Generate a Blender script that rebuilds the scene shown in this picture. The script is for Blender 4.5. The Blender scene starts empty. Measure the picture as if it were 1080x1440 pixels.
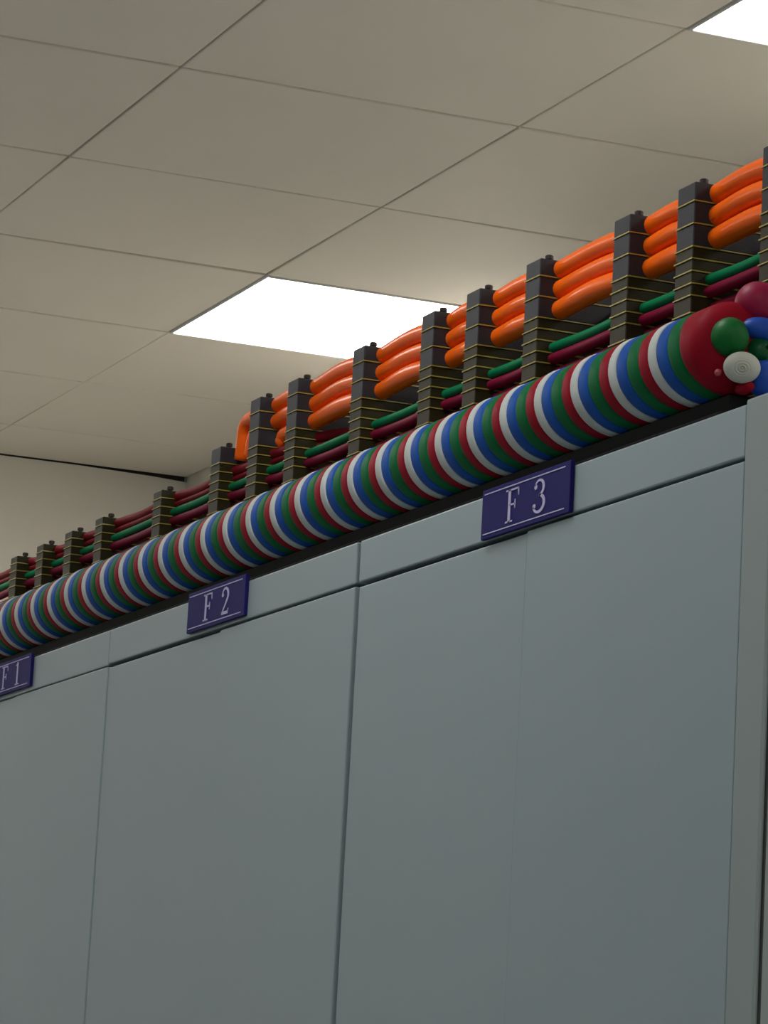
import bpy, bmesh, math, random
from mathutils import Vector, Matrix

random.seed(7)
SC = bpy.context.scene
C = SC.collection

# ------------------------------------------------------------------ camera
RT = Vector((0.38471675, 0.92147177, 0.05369175))
UP = Vector((0.14220521, -0.11664439, 0.98294037))
FW = Vector((-0.91201464, 0.37051837, 0.17591314))
cam_d = bpy.data.cameras.new('camera')
cam = bpy.data.objects.new('camera', cam_d)
C.objects.link(cam)
cam_d.sensor_fit = 'HORIZONTAL'
cam_d.sensor_width = 36.0
cam_d.lens = 4706.0 / 1080.0 * 36.0
cam_d.clip_start = 0.02
cam_d.clip_end = 60
cam.matrix_world = Matrix(((RT.x, UP.x, -FW.x, 0), (RT.y, UP.y, -FW.y, 0),
                           (RT.z, UP.z, -FW.z, 1.6426), (0, 0, 0, 1)))
SC.camera = cam

# ------------------------------------------------------------------ world / exposure
w = bpy.data.worlds.new('world')
SC.world = w
w.use_nodes = True
w.node_tree.nodes['Background'].inputs[0].default_value = (0.9, 0.95, 1.0, 1)
w.node_tree.nodes['Background'].inputs[1].default_value = 0.02
SC.view_settings.view_transform = 'Standard'
SC.view_settings.look = 'None'
SC.view_settings.gamma = 1
SC.view_settings.use_curve_mapping = False
SC.view_settings.exposure = 0.12
PANEL_STRENGTH = 9.0          # the ceiling light panels are the only lamps of the room


# ------------------------------------------------------------------ materials
def lin(c):
    return tuple((v / 255 / 12.92) if v / 255 <= 0.04045 else ((v / 255 + 0.055) / 1.055) ** 2.4 for v in c) + (1,)


def mat(name, rgb, rough=0.5, var=0.06, scale=6.0, bump=0.0, bscale=80.0, metallic=0.0, spec=0.5, coat=0.0):
    m = bpy.data.materials.new(name)
    m.use_nodes = True
    nt = m.node_tree
    b = nt.nodes['Principled BSDF']
    b.inputs['Roughness'].default_value = rough
    b.inputs['Metallic'].default_value = metallic
    b.inputs['Specular IOR Level'].default_value = spec
    b.inputs['Coat Weight'].default_value = coat
    tc = nt.nodes.new('ShaderNodeTexCoord')
    n = nt.nodes.new('ShaderNodeTexNoise')
    n.inputs['Scale'].default_value = scale
    n.inputs['Detail'].default_value = 3
    nt.links.new(tc.outputs['Object'], n.inputs['Vector'])
    r = nt.nodes.new('ShaderNodeValToRGB')
    c = lin(rgb)
    r.color_ramp.elements[0].position = 0.3
    r.color_ramp.elements[1].position = 0.7
    r.color_ramp.elements[0].color = tuple(v * (1 - var) for v in c[:3]) + (1,)
    r.color_ramp.elements[1].color = tuple(min(1, v * (1 + var)) for v in c[:3]) + (1,)
    nt.links.new(n.outputs['Fac'], r.inputs['Fac'])
    nt.links.new(r.outputs['Color'], b.inputs['Base Color'])
    if bump:
        n2 = nt.nodes.new('ShaderNodeTexNoise')
        n2.inputs['Scale'].default_value = bscale
        n2.inputs['Detail'].default_value = 4
        nt.links.new(tc.outputs['Object'], n2.inputs['Vector'])
        bp = nt.nodes.new('ShaderNodeBump')
        bp.inputs['Strength'].default_value = bump
        bp.inputs['Distance'].default_value = 0.002
        nt.links.new(n2.outputs['Fac'], bp.inputs['Height'])
        nt.links.new(bp.outputs['Normal'], b.inputs['Normal'])
    return m


def emit(name, rgb, strength):
    m = bpy.data.materials.new(name)
    m.use_nodes = True
    b = m.node_tree.nodes['Principled BSDF']
    b.inputs['Base Color'].default_value = rgb
    b.inputs['Emission Color'].default_value = rgb
    b.inputs['Emission Strength'].default_value = strength
    return m


M = dict(
    tile=mat('ceiling_tile_paint', (243, 235, 222), 0.6, 0.02, 2.0, 0.05, 300),
    void=mat('ceiling_void', (26, 24, 21), 0.9),
    wallback=mat('back_wall_paint', (236, 230, 216), 0.7, 0.02, 1.5),
    board=mat('gap_board', (92, 86, 74), 0.9),
    wall=mat('wall_paint', (252, 247, 236), 0.7, 0.02, 1.5, 0.05, 120),
    wallgrey=mat('grey_wall_paint', (136, 142, 144), 0.7, 0.02, 1.5),
    floor=mat('floor_epoxy', (136, 142, 146), 0.35, 0.04, 1.2),
    cab=mat('cabinet_paint', (146, 162, 167), 0.42, 0.02, 1.5, 0.03, 400, spec=0.3),
    cabend=mat('cabinet_end_paint', (145, 158, 158), 0.45, 0.02, 1.5, spec=0.3),
    cabin=mat('cabinet_inner', (40, 44, 44), 0.6),
    frame=mat('light_trim', (235, 235, 232), 0.4),
    light=emit('light_diffuser', (1.0, 0.985, 0.96, 1), PANEL_STRENGTH),
    sign=mat('sign_purple', (32, 27, 98), 0.55, 0.04, 20, spec=0.08),
    ink=mat('sign_ink', (190, 184, 220), 0.5, 0.02, spec=0.2),
    orange=mat('orange_sheath', (252, 104, 14), 0.36, 0.06, 12, 0.04, 150, coat=0.12, spec=0.15),
    green=mat('green_sheath', (12, 116, 72), 0.5, 0.06, 12, spec=0.05),
    crimson=mat('crimson_sheath', (116, 18, 48), 0.5, 0.06, 12, spec=0.05),
    red=mat('red_sheath', (120, 22, 34), 0.5, 0.06, 12, spec=0.05),
    black=mat('black_sheath', (24, 22, 21), 0.5, spec=0.2),
    block=mat('charcoal_block', (50, 51, 57), 0.5, 0.08, 40, 0.1, 300, spec=0.2),
    oblock=mat('olive_block', (46, 41, 18), 0.5, 0.08, 40, 0.1, 300, spec=0.2),
    spacer=mat('yellow_spacer', (158, 146, 72), 0.25, 0.06, 60),
    bolt=mat('bolt_steel', (52, 44, 42), 0.35, metallic=0.6),
    b_white=mat('band_white', (186, 193, 190), 0.5, 0.05, 30, spec=0.04),
    b_blue=mat('band_blue', (30, 80, 160), 0.5, 0.05, 30, spec=0.04),
    b_green=mat('band_green', (12, 98, 54), 0.5, 0.05, 30, spec=0.04),
    b_red=mat('band_red', (138, 18, 36), 0.5, 0.05, 30, spec=0.04),
    knot=mat('highlight_pink', (176, 76, 84), 0.4),
    rail=mat('rail_black', (12, 15, 14), 0.7, spec=0.15),
    ball_crimson=mat('ball_crimson', (142, 24, 62), 0.45, spec=0.2),
    ball_blue=mat('ball_blue', (34, 76, 170), 0.4, spec=0.2),
    ball_green=mat('ball_green', (10, 98, 42), 0.45, spec=0.2),
    ball_dkgreen=mat('ball_dark_green', (8, 76, 40), 0.35, spec=0.2),
    ball_white=mat('ball_white', (182, 184, 174), 0.5, spec=0.2),
)


# ------------------------------------------------------------------ helpers
def mesh_from(bm, name):
    bmesh.ops.recalc_face_normals(bm, faces=bm.faces)
    me = bpy.data.meshes.new(name)
    bm.to_mesh(me)
    bm.free()
    return me


def obj(name, bm, m, parent=None, smooth=False, loc=None):
    me = bm if isinstance(bm, bpy.types.Mesh) else mesh_from(bm, name)
    if m and not me.materials:
        me.materials.append(m)
    if smooth:
        for p in me.polygons:
            p.use_smooth = True
    o = bpy.data.objects.new(name, me)
    C.objects.link(o)
    if parent:
        o.parent = parent
    if loc:
        o.location = loc
    return o


def tag(o, label, cat, group=None):
    o['label'] = label
    o['category'] = cat
    if group:
        o['group'] = group
    return o


def struct(o, label=None):
    o['kind'] = 'structure'
    if label:
        o['label'] = label
    return o


def empty(name, loc):
    o = bpy.data.objects.new(name, None)
    o.empty_display_size = 0.05
    o.location = loc
    C.objects.link(o)
    return o


def box(x0, x1, y0, y1, z0, z1, bev=0.0, seg=1, bm=None):
    own = bm is None
    b = bmesh.new()
    vs = [b.verts.new((x, y, z)) for x in (x0, x1) for y in (y0, y1) for z in (z0, z1)]
    for f in ((0, 1, 3, 2), (4, 6, 7, 5), (0, 4, 5, 1), (2, 3, 7, 6), (0, 2, 6, 4), (1, 5, 7, 3)):
        b.faces.new([vs[i] for i in f])
    if bev:
        bmesh.ops.bevel(b, geom=list(b.edges), offset=bev, segments=seg, affect='EDGES', profile=0.5)
    if own:
        return b
    me = bpy.data.meshes.new('tmp')
    b.to_mesh(me)
    b.free()
    bm.from_mesh(me)
    bpy.data.meshes.remove(me)
    return bm


def sweep(pts, radii, n=14, cap=True):
    """round tube through pts with a radius per point"""
    b = bmesh.new()
    rings = []
    P = [Vector(p) for p in pts]
    for i, p in enumerate(P):
        t = (P[min(i + 1, len(P) - 1)] - P[max(i - 1, 0)]).normalized()
        a = Vector((0, 1, 0)) - t * t.y
        a.normalize()
        c = t.cross(a)
        r = radii[i] if isinstance(radii, (list, tuple)) else radii
        rings.append([b.verts.new(p + a * (r * math.cos(2 * math.pi * k / n)) + c * (r * math.sin(2 * math.pi * k / n)))
                      for k in range(n)])
    for i in range(len(rings) - 1):
        for k in range(n):
            b.faces.new((rings[i][k], rings[i][(k + 1) % n], rings[i + 1][(k + 1) % n], rings[i + 1][k]))
    if cap:
        b.faces.new(rings[0])
        b.faces.new(rings[-1])
    return b


def lathe(profile, n=40, axis='X'):
    """profile: list of (along, radius) -> surface of revolution about an axis through the origin"""
    b = bmesh.new()
    rings = []
    for a, r in profile:
        if r < 1e-6:
            rings.append([b.verts.new((a, 0, 0))])
        else:
            rings.append([b.verts.new((a, r * math.cos(2 * math.pi * k / n), r * math.sin(2 * math.pi * k / n)))
                          for k in range(n)])
    for i in range(len(rings) - 1):
        A, B = rings[i], rings[i + 1]
        for k in range(n):
            k2 = (k + 1) % n
            if len(A) == 1 and len(B) == 1:
                continue
            if len(A) == 1:
                b.faces.new((A[0], B[k2], B[k]))
            elif len(B) == 1:
                b.faces.new((A[k], A[k2], B[0]))
            else:
                b.faces.new((A[k], A[k2], B[k2], B[k]))
    if axis == 'Z':
        bmesh.ops.transform(b, matrix=Matrix.Rotation(-math.pi / 2, 4, 'Y'), verts=b.verts)
    return b


# ------------------------------------------------------------------ dimensions
CEIL = 3.2748
XA0, YB1 = -4.3355, 1.6105          # one corner of the 600 mm ceiling grid
XW0, XW1 = -8.33, 2.26              # end walls
YW0, YW1 = -2.79, 2.8125            # side walls
YC = 1.2183                         # cabinet front plane
TOP = 2.2                           # cabinet top
SEAM = 2.1556                       # joint between lintel strip and doors

# ------------------------------------------------------------------ room shell
struct(obj('floor', box(XW0 - .1, XW1 + .1, YW0 - .1, YW1 + .1, -.1, 0), M['floor']), 'pale grey smooth floor')
ceiling = struct(obj('ceiling', box(XW0 - .1, XW1 + .1, YW0 - .1, YW1 + .1, CEIL + .03, CEIL + .12), M['void']),
                 'suspended ceiling of square off-white panels')


def wall(name, pts, th, label, m='wall'):
    b = bmesh.new()
    v0 = [b.verts.new(p) for p in pts]
    v1 = [b.verts.new(Vector(p) + Vector(th)) for p in pts]
    b.faces.new(v0)
    b.faces.new(v1)
    n = len(pts)
    for i in range(n):
        b.faces.new((v0[i], v0[(i + 1) % n], v1[(i + 1) % n], v1[i]))
    return struct(obj(name, b, M[m]), label)


# the far wall stops short of the ceiling; the shadow gap opens towards the corner
wall('wall_left', [(XW0, YW0, 0), (XW0, YW1, 0), (XW0, YW1, CEIL - .013), (XW0, YW1 - .1, CEIL - .008),
                   (XW0, YW1 - .3, CEIL - .0035), (XW0, YW0, CEIL - .003)], (-.02, 0, 0), 'beige far wall below the ceiling')
wall('wall_back', [(XW0, YW1, 0), (XW1, YW1, 0), (XW1, YW1, CEIL + .03), (XW0, YW1, CEIL + .03)], (0, .1, 0),
     'beige wall behind the cabinets', 'wallback')
wall('wall_front', [(XW0, YW0, 0), (XW1, YW0, 0), (XW1, YW0, CEIL + .03), (XW0, YW0, CEIL + .03)], (0, -.1, 0),
     'grey wall facing the cabinets', 'wallgrey')
wall('wall_right', [(XW1, YW0, 0), (XW1, YW1, 0), (XW1, YW1, CEIL + .03), (XW1, YW0, CEIL + .03)], (.1, 0, 0),
     'beige near end wall')

struct(obj('gap_backing_1', box(XW0 - .05, XW0 - .021, YW0, YW1, CEIL - .15, CEIL + .03), M['board']), 'dark board added behind the gap under the ceiling to keep it dark')  # added board, blocks the outside light and keeps the gap dark

# ceiling tiles, 600 x 600 clip-in panels with bevelled edges; some cells hold light panels
tile_bm = box(-.2962, .2962, -.2985, .2985, 0, .02, .002, 2)
tile_me = mesh_from(tile_bm, 'tile')
tile_me.materials.append(M['tile'])
LIGHTS = {(3, 2), (-1, 2), (-5, 2), (-9, 2), (5, -1), (1, -1), (-3, -1), (-7, -1), (3, -4), (-1, -4), (-5, -4), (-9, -4)}  # unseen panels added for room light, middle row staggered to brighten the far wall
cut = {}
for i in range(-11, 7):                    # cell i: X from XA0-.6(i+1) to XA0-.6i ; i = 6 is the cut row at the far wall
    for j in range(-6, 3):                 # cell j: Y from YB1+.6(j-1) to YB1+.6j
        cx, cy = XA0 - .6 * i - .3, YB1 + .6 * (j - 1) + .3
        if (i, j) in LIGHTS:
            continue
        x0, x1 = max(cx - .3, XW0), min(cx + .3, XW1)
        y0, y1 = max(cy - .3, YW0), min(cy + .3, YW1)
        if x1 - x0 < .03 or y1 - y0 < .03:
            continue
        jz = random.uniform(-.0006, .0009)
        if x1 - x0 > .599 and y1 - y0 > .599:
            o = obj('tile', tile_me, None, ceiling, loc=(cx, cy, CEIL + jz))
            o.rotation_euler = (random.uniform(-.0022, .0022), random.uniform(-.0022, .0022), 0)
        else:
            key = (round(x1 - x0, 3), round(y1 - y0, 3))
            if key not in cut:
                hx, hy = (x1 - x0) / 2 - .0035, (y1 - y0) / 2 - .0015
                cut[key] = mesh_from(box(-hx, hx, -hy, hy, 0, .02, .0022, 2), 'tile')
                cut[key].materials.append(M['tile'])
            obj('tile', cut[key], None, ceiling, loc=((x0 + x1) / 2, (y0 + y1) / 2, CEIL + jz))

LL = {(3, 2): 'bright square ceiling light panel behind the orange cables, fully lit',
      (-1, 2): 'bright ceiling light panel cut off at the top right corner',
      }
rest = 'square ceiling light panel added out of view to light the room'
for (i, j) in sorted(LIGHTS):
    cx, cy = XA0 - .6 * i - .3, YB1 + .6 * (j - 1) + .3
    t = empty('ceiling_light', (cx, cy, CEIL))
    tag(t, LL.get((i, j), rest), 'ceiling light', 'ceiling light panels')
    h, k = .2985, .2925
    for (a0, a1, b0, b1) in ((-h, h, -h, -k), (-h, h, k, h), (-h, -k, -k, k), (k, h, -k, k)):
        obj('frame_bar', box(a0, a1, b0, b1, -.003, .02, .0015), M['frame'], t)
    obj('diffuser', box(-k, k, -k, k, .002, .008), M['light'], t)

# ------------------------------------------------------------------ cabinets
W = .8
X0 = -3.0603                                   # gap between the second and the third cabinet
CABS = [('F1', X0 - 2 * W, 'grey steel cabinet under the F 1 sign, leftmost'),
        ('F2', X0 - W, 'grey steel cabinet under the F 2 sign, middle of the row'),
        ('F3', X0, 'grey steel cabinet under the F 3 sign, nearest the row end')]
G = .0045
TIGHT = .0008
for code, xl, lab in CABS:
    xr = xl + W
    if code == 'F3':
        xr -= G
    gl = TIGHT if code != 'F3' else G
    gr = TIGHT if code == 'F1' else G
    t = empty('steel_cabinet', ((xl + xr) / 2, YC + .35, 0))
    tag(t, lab, 'cabinet', 'row of grey steel cabinets')

    def part(n, bm, m):
        o = obj(n, bm, m, t)
        o.location = -Vector(t.location)
        return o
    part('body', box(xl + .0005, xr - .0005 if code != 'F3' else xr + G, YC + .022, YC + .7, 0.0, TOP - .002), M['cabin'])
    part('top_panel', box(xl + .001, xr - .001 if code != 'F3' else xr + G, YC + .03, YC + .7, TOP - .0018, TOP), M['cab'])
    part('lintel', box(xl + gl, xr - gr if code != 'F3' else xr + G, YC, YC + .024, SEAM + (.0022 if code != 'F1' else .0006), TOP, .0015, 2), M['cab'])
    xm = (xl + xl + W) / 2
    part('door', box(xl + gl, xm - .0006, YC + .0012, YC + .02, .08, SEAM - (.0022 if code != 'F1' else .0008), .0012, 2), M['cab'])
    part('door', box(xm + .0006, xr - gr if code != 'F3' else xr + G - .0006, YC, YC + .02, .08, SEAM - .0008, .0012, 2), M['cab'])
    part('plinth', box(xl + gl, xr - gr, YC + .01, YC + .022, 0, .075), M['cabin'])

XE = X0 + W
ep = empty('end_panel', (XE + .022, YC + .35, 0))
tag(ep, 'narrow olive-grey end panel closing the row beside the F 3 cabinet', 'panel')
o = obj('side_sheet', box(XE, XE + .044, YC - .0005, YC + .72, 0, TOP + .0035, .002, 2), M['cabend'], ep)
o.location = -Vector(ep.location)
o = obj('corner_strip', box(XE + .0442, XE + .047, YC + .0030, YC + .0046, 0, TOP - .07, .0003), M['cabin'], ep)
o.location = -Vector(ep.location)

# ------------------------------------------------------------------ signs
def ribbon(paths, th=.0006):
    """flat strokes (list of polylines of (u, v, width)) extruded; u right, v up, in metres"""
    b = bmesh.new()
    for path in paths:
        L, R_ = [], []
        for i, (u, v, wd) in enumerate(path):
            p0 = path[max(i - 1, 0)]
            p1 = path[min(i + 1, len(path) - 1)]
            d = Vector((p1[0] - p0[0], p1[1] - p0[1]))
            d.normalize()
            n = Vector((-d.y, d.x)) * wd / 2
            L.append((u + n.x, v + n.y))
            R_.append((u - n.x, v - n.y))
        fl = [b.verts.new((u, -th, v)) for u, v in L]
        fr = [b.verts.new((u, -th, v)) for u, v in R_]
        bl = [b.verts.new((u, 0, v)) for u, v in L]
        br = [b.verts.new((u, 0, v)) for u, v in R_]
        for i in range(len(path) - 1):
            b.faces.new((fl[i], fl[i + 1], fr[i + 1], fr[i]))
            b.faces.new((bl[i], bl[i + 1], fl[i + 1], fl[i]))
            b.faces.new((br[i], br[i + 1], fr[i + 1], fr[i]))
        for e in (0, -1):
            b.faces.new((fl[e], fr[e], br[e], bl[e]))
    return b


def arc(cx, cy, rx, ry, a0, a1, n, w0, w1, wm=None):
    out = []
    for i in range(n + 1):
        s = i / n
        a = math.radians(a0 + (a1 - a0) * s)
        wd = w0 + (w1 - w0) * s
        if wm:
            wd += (wm - (w0 + w1) / 2) * math.sin(math.pi * s)
        out.append((cx + rx * math.cos(a), cy + ry * math.sin(a), wd))
    return out


def dot(cx, cy, rx, ry):
    return [(cx - rx, cy, ry * .9), (cx - rx * .5, cy, ry * 1.8), (cx, cy, ry * 2), (cx + rx * .5, cy, ry * 1.8), (cx + rx, cy, ry * .9)]


# glyph box: width .028, height .030, origin lower left
GL = {
    'F': [[(.0085, 0, .0050), (.0085, .030, .0050)],
          [(.001, .0007, .0015), (.016, .0007, .0015)],
          [(.001, .0293, .0016), (.0275, .0293, .0016)],
          [(.0268, .0297, .0020), (.0272, .0262, .0018), (.0278, .0225, .0008)],
          [(.0085, .0158, .0016), (.021, .0158, .0016)],
          [(.0206, .0200, .0010), (.0204, .0158, .0024), (.0206, .0116, .0010)]],
    '1': [[(.0145, 0, .0046), (.0145, .030, .0046)],
          [(.006, .0007, .0015), (.023, .0007, .0015)],
          [(.0145, .0290, .0020), (.0105, .0268, .0016), (.0070, .0262, .0012)]],
    '2': [arc(.0125, .0215, .0095, .0077, 165, 20, 14, .0022, .0044, .0026) +
          arc(.0125, .0215, .0095, .0077, 10, -35, 6, .0044, .0040) + [(.0150, .0115, .0032), (.0090, .0062, .0026), (.0042, .0020, .0022)],
          [(.0030, .0018, .0034), (.0230, .0018, .0034)],
          [(.0222, .0018, .0018), (.0238, .0062, .0012)],
          dot(.0045, .0222, .0028, .0022)],
    '3': [arc(.0118, .0224, .0088, .0068, 160, 0, 12, .0020, .0042, .0022) +
          arc(.0118, .0224, .0088, .0066, -8, -90, 8, .0042, .0018),
          arc(.0112, .0084, .0112, .0076, 90, 0, 8, .0018, .0046) +
          arc(.0112, .0084, .0112, .0076, -8, -165, 14, .0046, .0022, .0026),
          dot(.0046, .0238, .0028, .0023), dot(.0024, .0066, .0028, .0023)],
}


def sign(code, xl, xr, zb, zt, lab, tilt=0.0):
    wd, ht = xr - xl, zt - zb
    t = empty('number_sign', ((xl + xr) / 2, YC - .0002, (zb + zt) / 2))
    tag(t, lab, 'sign', 'purple number signs on the cabinets')
    obj('plate', box(-wd / 2, wd / 2, -.0042, 0, -ht / 2, ht / 2, .0006), M['sign'], t)
    for s in (-1, 1):
        obj('border_line', box(-wd / 2 + .005, wd / 2 - .010, -.0046, -.0040, s * (ht / 2 - .0045) - .0005, s * (ht / 2 - .0045) + .0005),
            M['ink'], t)
    for ch, u in ((code[0], -.040), (code[1], .019)):
        obj('letter' if ch == 'F' else 'numeral', ribbon(GL[ch]), M['ink'], t, loc=(u, -.0042, -.0148))
    t.rotation_euler = (0, tilt, 0)
    return t


sign('F3', -2.7510, -2.5660, 2.1580, 2.2040, 'purple sign reading F 3 on the nearest cabinet')
sign('F2', -3.5620, -3.3745, 2.1615, 2.2070, 'purple sign reading F 2 on the middle cabinet')
sign('F1', -4.3650, -4.1790, 2.1615, 2.2050, 'purple sign reading F 1 cut off at the left edge')

# ------------------------------------------------------------------ rail and striped tube
RT_ = .0400
YT, ZT = YC + .0440, 2.2702
rail = empty('support_rail', (-3.6, YT, TOP))
tag(rail, 'black rail lying on the cabinet tops under the striped tube', 'rail')
for (a, b_, z0, z1) in ((-.018, .036, 0, .014), (-.010, .028, .014, .0292)):
    o = obj('rail_bar', box(-4.95, -2.352, YT + a, YT + b_, TOP + z0, TOP + z1, .001), M['rail'], rail)
    o.location = -Vector(rail.location)

PITCH = .07448
XW = -4.3802                       # a left edge of the white strand on the front of the tube
tube = empty('striped_tube', (-3.6, YT, ZT - RT_))
tag(tube, 'long thick tube twisted from white, blue, green and red strands along the cabinet tops', 'tube')
TOFF = -Vector(tube.location)
cols = (('b_white', 0, .195, 'white strand'), ('b_blue', .195, .455, 'blue strand'), ('b_green', .455, .745, 'green strand'),
        ('b_red', .745, 1.0, 'red strand'))
TS = .8 * math.pi                  # angle of the seam where the strands end, at the back of the tube
NT = 48


def tpt(x, th, rad):
    return (x, YT - rad * math.cos(th), ZT + rad * math.sin(th))


def strand(cname, s0, s1, last):
    """a flat helical strand; th falls by 2 pi in each turn while x grows by PITCH"""
    b = bmesh.new()
    rr = RT_ + (.0006 if cname == 'b_white' else 0)
    wd = (s1 - s0) * PITCH
    prof = [(0, rr - .0045)] + [(q / 6 * wd, rr - .0010 * (2 * q / 6 - 1) ** 4) for q in range(7)] + [(wd, rr - .0045)]
    rows = []
    n0 = -5 * NT
    for q in range(n0, (last + 1) * NT + 1):
        th = TS - 2 * math.pi * q / NT
        base = XW + s0 * PITCH - PITCH * th / (2 * math.pi)
        rows.append([b.verts.new(tpt(base + dx, th, rad)) for dx, rad in prof])
    for A, B in zip(rows, rows[1:]):
        for q in range(len(prof) - 1):
            b.faces.new((A[q], A[q + 1], B[q + 1], B[q]))
    b.faces.new(rows[0])
    b.faces.new(rows[-1])
    o = obj('strand', b, M[cname], tube, True)
    o.location = TOFF
    return o


strands = {}
for cname, s0, s1, lab in cols:
    strands[cname] = strand(cname, s0, s1, 25 if cname == 'b_red' else 26)
    strands[cname]['label'] = lab
core = obj('core', lathe([(0, 0), (0, RT_ - .004), (2.34, RT_ - .004), (2.34, 0)], 40), M['rail'], tube, True)
core.location = Vector((-4.70, YT, ZT)) + TOFF
# the red strand swells into the rounded end of the tube
b = bmesh.new()
rows = []
XB = -2.370
for q in range(NT + 1):
    th = TS - 2 * math.pi * q / NT
    xl = XW + (26 + .745) * PITCH - PITCH * th / (2 * math.pi)
    row = [b.verts.new(tpt(xl, th, RT_ - .0045)), b.verts.new(tpt(xl, th, RT_ - .0010)), b.verts.new(tpt(xl + .002, th, RT_))]
    for f in (.33, .66, 1.0):
        x = xl + .002 + (max(XB, xl + .004) - xl - .002) * f
        row.append(b.verts.new(tpt(x, th, RT_)))
    x1 = max(XB, xl + .004)
    for k in range(1, 13):
        a = k / 12 * math.pi / 2
        row.append(b.verts.new(tpt(x1 + (-2.347 - x1) * math.sin(a), th, RT_ * math.cos(a) ** .8 if k < 12 else .0004)))
    rows.append(row)
for A, B in zip(rows, rows[1:]):
    for q in range(len(A) - 1):
        b.faces.new((A[q], A[q + 1], B[q + 1], B[q]))
dome = obj('end_cap', b, M['b_red'], strands['b_red'], True)


def blob(name, loc, r, m, par, sq=(1, 1, 1)):
    prof = []
    for i in range(21):
        a = -math.pi / 2 + math.pi * i / 20
        prof.append((r * math.sin(a), r * math.cos(a) if 0 < i < 20 else 0))
    o = obj(name, lathe(prof, 36), M[m], par, True)
    o.location = loc
    o.scale = sq
    return o


blob('end_cap', (-2.348, 1.2480, 2.2745), .0156, 'ball_green', strands['b_green'], (1, 1, 1.05))
blob('end_cap', (-2.340, 1.2775, 2.2425), .0155, 'ball_blue', strands['b_blue'])
blob('knot', (-2.3500, 1.2395, 2.2445), .0030, 'knot', strands['b_red'])  # pale pink nub on the red end, coloured to show a small highlight
nub = obj('knot', lathe([(-.012, 0), (-.012, .004), (-.004, .0055), (.004, .0048), (.008, .0035), (.0085, 0)], 20), M['b_red'],
          strands['b_red'], True)
nub.location = (-2.340, 1.2600, 2.2330)
# white end: flattened, with faint concentric rings
R0 = .0150
prof = [(-.012, 0), (-.011, .006), (-.008, .011), (-.003, .0142)]
for i in range(61):
    q = 1 - i / 60
    z = .009 * math.sqrt(max(0, 1 - (q * .999) ** 2))
    if q < .6:
        z += .0008 * math.cos(q * 36) * (1 - q / .6)
    prof.append((z, R0 * q if i < 60 else 0))
cap = obj('end_cap', lathe(prof, 48), M['ball_white'], strands['b_white'], True)
cap.location = (-2.334, 1.2525, 2.2475)
cap.rotation_euler = Vector((1, 0, 0)).rotation_difference(Vector((.84, -.42, -.30)).normalized()).to_euler()
cap.scale = (1, 1.0, .86)


# round balls beside the tube's end
def ball(name, loc, r, m, lab, sq=(1, 1, 1), neck=None):
    t = empty(name, loc)
    tag(t, lab, 'ball', 'balls bunched at the striped tube end')
    blob('skin', (0, 0, 0), r, m, t, sq)
    d = Vector(neck or (1, 0, 0)).normalized()
    k = obj('knot', lathe([(0, .0), (0, r * .16), (r * .10, r * .10), (r * .2, r * .17), (r * .22, 0)], 18), M[m], t, True)
    k.location = Vector((d.x * sq[0], d.y * sq[1], d.z * sq[2])) * r * .97
    k.rotation_euler = Vector((1, 0, 0)).rotation_difference(d).to_euler()
    return t


ball('ball', (-2.362, 1.2800, 2.3095), .0190, 'ball_crimson', 'crimson ball at the top right of the bunch', neck=(-.2, 1, 0))
ball('ball', (-2.350, 1.2770, 2.2850), .0140, 'ball_blue', 'flattened blue ball just under the crimson one at the right edge', (1, 1.3, .75), neck=(0, 1, 0))
ball('ball', (-2.350, 1.2755, 2.2665), .0120, 'ball_dkgreen', 'dark green ball below the blue ball at the right edge', neck=(1, .2, .2))

# ------------------------------------------------------------------ cable clamp stacks
YP = YC + .105
BIG = [2.470, 2.4518, 2.4312, 2.4100]
SMALL = [2.4100, 2.3990, 2.3877, 2.3762, 2.3653, 2.3493]
CL = .033
DU, DL = .050, .128
SP = .0013


def cached(key, fn, m, store={}):
    if key not in store:
        me = mesh_from(fn(), key[0])
        me.materials.append(M[m])
        store[key] = me
    return store[key]


def clamp(xr, nbig, lab):
    t = empty('cable_clamp', (xr - CL / 2, YP, TOP))
    tag(t, lab, 'cable clamp', 'stacked cable clamps along the cabinet tops')
    hl = CL / 2
    lv = BIG[3 - nbig:] if nbig else [BIG[3]]
    lv = lv + SMALL[1:]
    for i in range(len(lv) - 1):
        zt, zb = lv[i], lv[i + 1]
        big = i < nbig
        dep = DL if i >= nbig - 1 else (.085 if i == nbig - 2 else DU)
        h = zt - zb - SP
        me = cached(('block', round(h, 4), dep, big), lambda: box(-hl, hl, 0, dep, 0, h, .0009), 'block' if big else 'oblock')
        obj('block', me, None, t, loc=(0, 0, zb + SP - TOP))
        dep2 = DL if i + 1 >= nbig - 1 else .085
        me = cached(('spacer', dep2), lambda: box(-hl - .0009, hl + .0009, -.0009, dep2 + .0009, 0, SP), 'spacer')
        obj('spacer', me, None, t, loc=(0, 0, zb - TOP))
    hb = lv[-1] - TOP
    me = cached(('foot_block', round(hb, 4)), lambda: box(-hl, hl, 0, DL, 0, hb, .0009), 'oblock')
    obj('foot_block', me, None, t)
    me = cached(('bolt',), lambda: lathe([(0, 0), (0, .0028), (.0034, .0028), (.0036, .0042), (.0070, .0042), (.0078, .0032), (.0078, 0)], 12, 'Z'), 'bolt')
    b = obj('bolt', me, None, t, loc=(.002, (.016 if nbig else .016), lv[0] - TOP))
    b2 = obj('bolt', me, None, t, loc=(.002, (DU if nbig else DL) - .012, lv[0] - TOP - .006))
    return t


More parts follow.
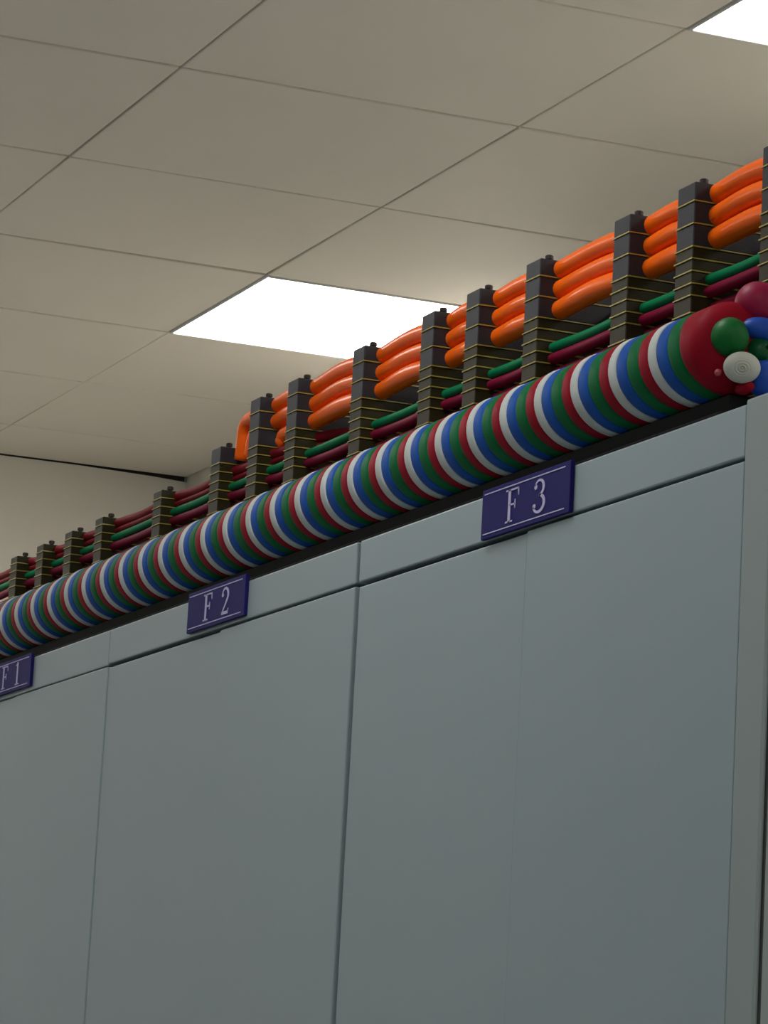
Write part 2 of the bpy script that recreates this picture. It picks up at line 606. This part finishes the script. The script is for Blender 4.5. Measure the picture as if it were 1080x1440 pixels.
XR = [-4.666, -4.535, -4.399, -4.261, -4.016, -3.798, -3.666, -3.541, -3.340, -3.147, -3.031, -2.887, -2.693, -2.565, -2.409]
NBIG = [0] * 5 + [1] + [3] * 9
LAB = ['short olive clamp stack at the far left edge of the picture',
       'short olive clamp stack, second from the left edge',
       'short olive clamp stack, third from the left edge',
       'short olive clamp stack, fourth from the left edge',
       'short olive clamp stack, last one before the taller stacks begin',
       'clamp stack of middle height where the orange cables end',
       'first full-height clamp stack beside the downturned orange cable ends',
       'full-height clamp stack, second right of the orange cable ends',
       'full-height clamp stack before the right part of the lit ceiling panel',
       'full-height clamp stack at the right end of the lit ceiling panel',
       'full-height clamp stack, fifth from the right edge',
       'full-height clamp stack above the F 3 sign, fourth from the right edge',
       'full-height clamp stack, third from the right edge',
       'full-height clamp stack, second from the right edge, left of the balls',
       'clamp stack cut off at the right edge of the picture']
for x, n, l in zip(XR, NBIG, LAB):
    clamp(x, n, l)

# ------------------------------------------------------------------ cables
XC = [x - CL / 2 for x in XR]


def cable(name, z, y, r, m, lab, group, xa=-4.95, xb=-2.275, bulge=.002, fat=.0, tail=None, yfun=None, seed=0):
    rnd = random.Random(seed)
    knots = [x for x in XC if xa - .001 < x < xb]
    ks = [xa] + knots + [xb]
    pts, rad = [], []
    if tail:
        for p in tail:
            pts.append(p)
            rad.append(r)
    amp = [bulge * rnd.uniform(.6, 1.3) for _ in ks]
    side = [rnd.uniform(-.0012, .0012) for _ in ks]
    for i in range(len(ks) - 1):
        a, b = ks[i], ks[i + 1]
        n = max(3, int((b - a) / .012))
        for j in range(n + (1 if i == len(ks) - 2 else 0)):
            s = j / n
            x = a + (b - a) * s
            sh = math.sin(math.pi * s) ** 2
            ln = min(1.2, (b - a) / .15)
            yy = y + (yfun(x) if yfun else 0) + side[i] * sh
            pts.append((x, yy, z + amp[i] * sh * ln))
            rad.append(r + fat * sh)
    o = obj(name, sweep(pts, rad, 16), M[m], None, True)
    tag(o, lab, 'cable', group)
    return o


def tailpts(xe, z, y, zend, rb=.022, dy=.026):
    """rising end: from zend up round a quarter bend into the run at height z; first point is the lowest"""
    out = []
    n = 5
    for i in range(n):
        out.append((xe + .001 * i, y + dy, zend + (z - rb - zend) * i / n))
    for i in range(9):
        a = math.pi - math.pi / 2 * i / 8
        out.append((xe + rb + .004 + rb * math.cos(a), y + dy * (1 - i / 8) , z - rb + rb * math.sin(a)))
    return out


YO = YP + .0240
zs = [2.4612, 2.4411, 2.4208]
names = ['uppermost of the three thick orange cables', 'middle one of the three thick orange cables',
         'lowest of the three thick orange cables']
ends = [-3.786, -3.752, -3.646]
for k in range(3):
    r = .0098
    tp = tailpts(ends[k], zs[k], YO, .2 + 2.214, .020 if k < 2 else .005, .0)
    cable('orange_cable', zs[k], YO, r, 'orange', names[k], 'thick orange cables', xa=tp[-1][0] + .006,
          bulge=.0038 if k < 2 else .0024, fat=.0003 if k < 2 else .0012, tail=tp, seed=11)

YL = YP + .018


def back_off(x):
    s = min(1, max(0, (x + 3.60) / .20))
    return .04 * s * s * (3 - 2 * s)


cable('red_cable', 2.4036, YL + .004, .0063, 'red', 'red cable on the top row of the short clamp stacks', 'thin coloured cables',
      bulge=-.0035, yfun=back_off, seed=1)
cable('red_cable', 2.3930, YL + .004, .0041, 'red', 'thin red cable directly above the green cable', 'thin coloured cables',
      bulge=-.001, yfun=back_off, seed=2)
cable('green_cable', 2.3822, YL, .0052, 'green', 'green cable running below the orange cables', 'thin coloured cables',
      bulge=-.001, seed=3)
cable('crimson_cable', 2.3708, YL, .0056, 'crimson', 'crimson cable directly below the green cable', 'thin coloured cables',
      bulge=-.0015, seed=4)
cable('crimson_cable', 2.3575, YL + .006, .0056, 'crimson', 'second crimson cable, lower, half hidden by the striped tube',
      'thin coloured cables', bulge=-.001, seed=5)
cable('crimson_cable', 2.3440, YL, .0060, 'crimson', 'lowest crimson cable close behind the striped tube', 'thin coloured cables',
      bulge=-.001, seed=6)
for k, (z, l) in enumerate(((2.4215, 'topmost black cable added to darken the gap under the orange cables'), (2.4040, 'upper black cable added as dark backing behind the red cable'), (2.3820, 'middle black cable added as dark backing behind the green cable'),
                            (2.3600, 'lower black cable added as dark backing behind the crimson cables'))):
    cable('backing_cable', z, YP + .085, .008, 'black', l, 'dark backing cables at the back of the clamps', bulge=-.001, seed=20 + k)  # added cables, their black fills the pale gaps behind the coloured ones
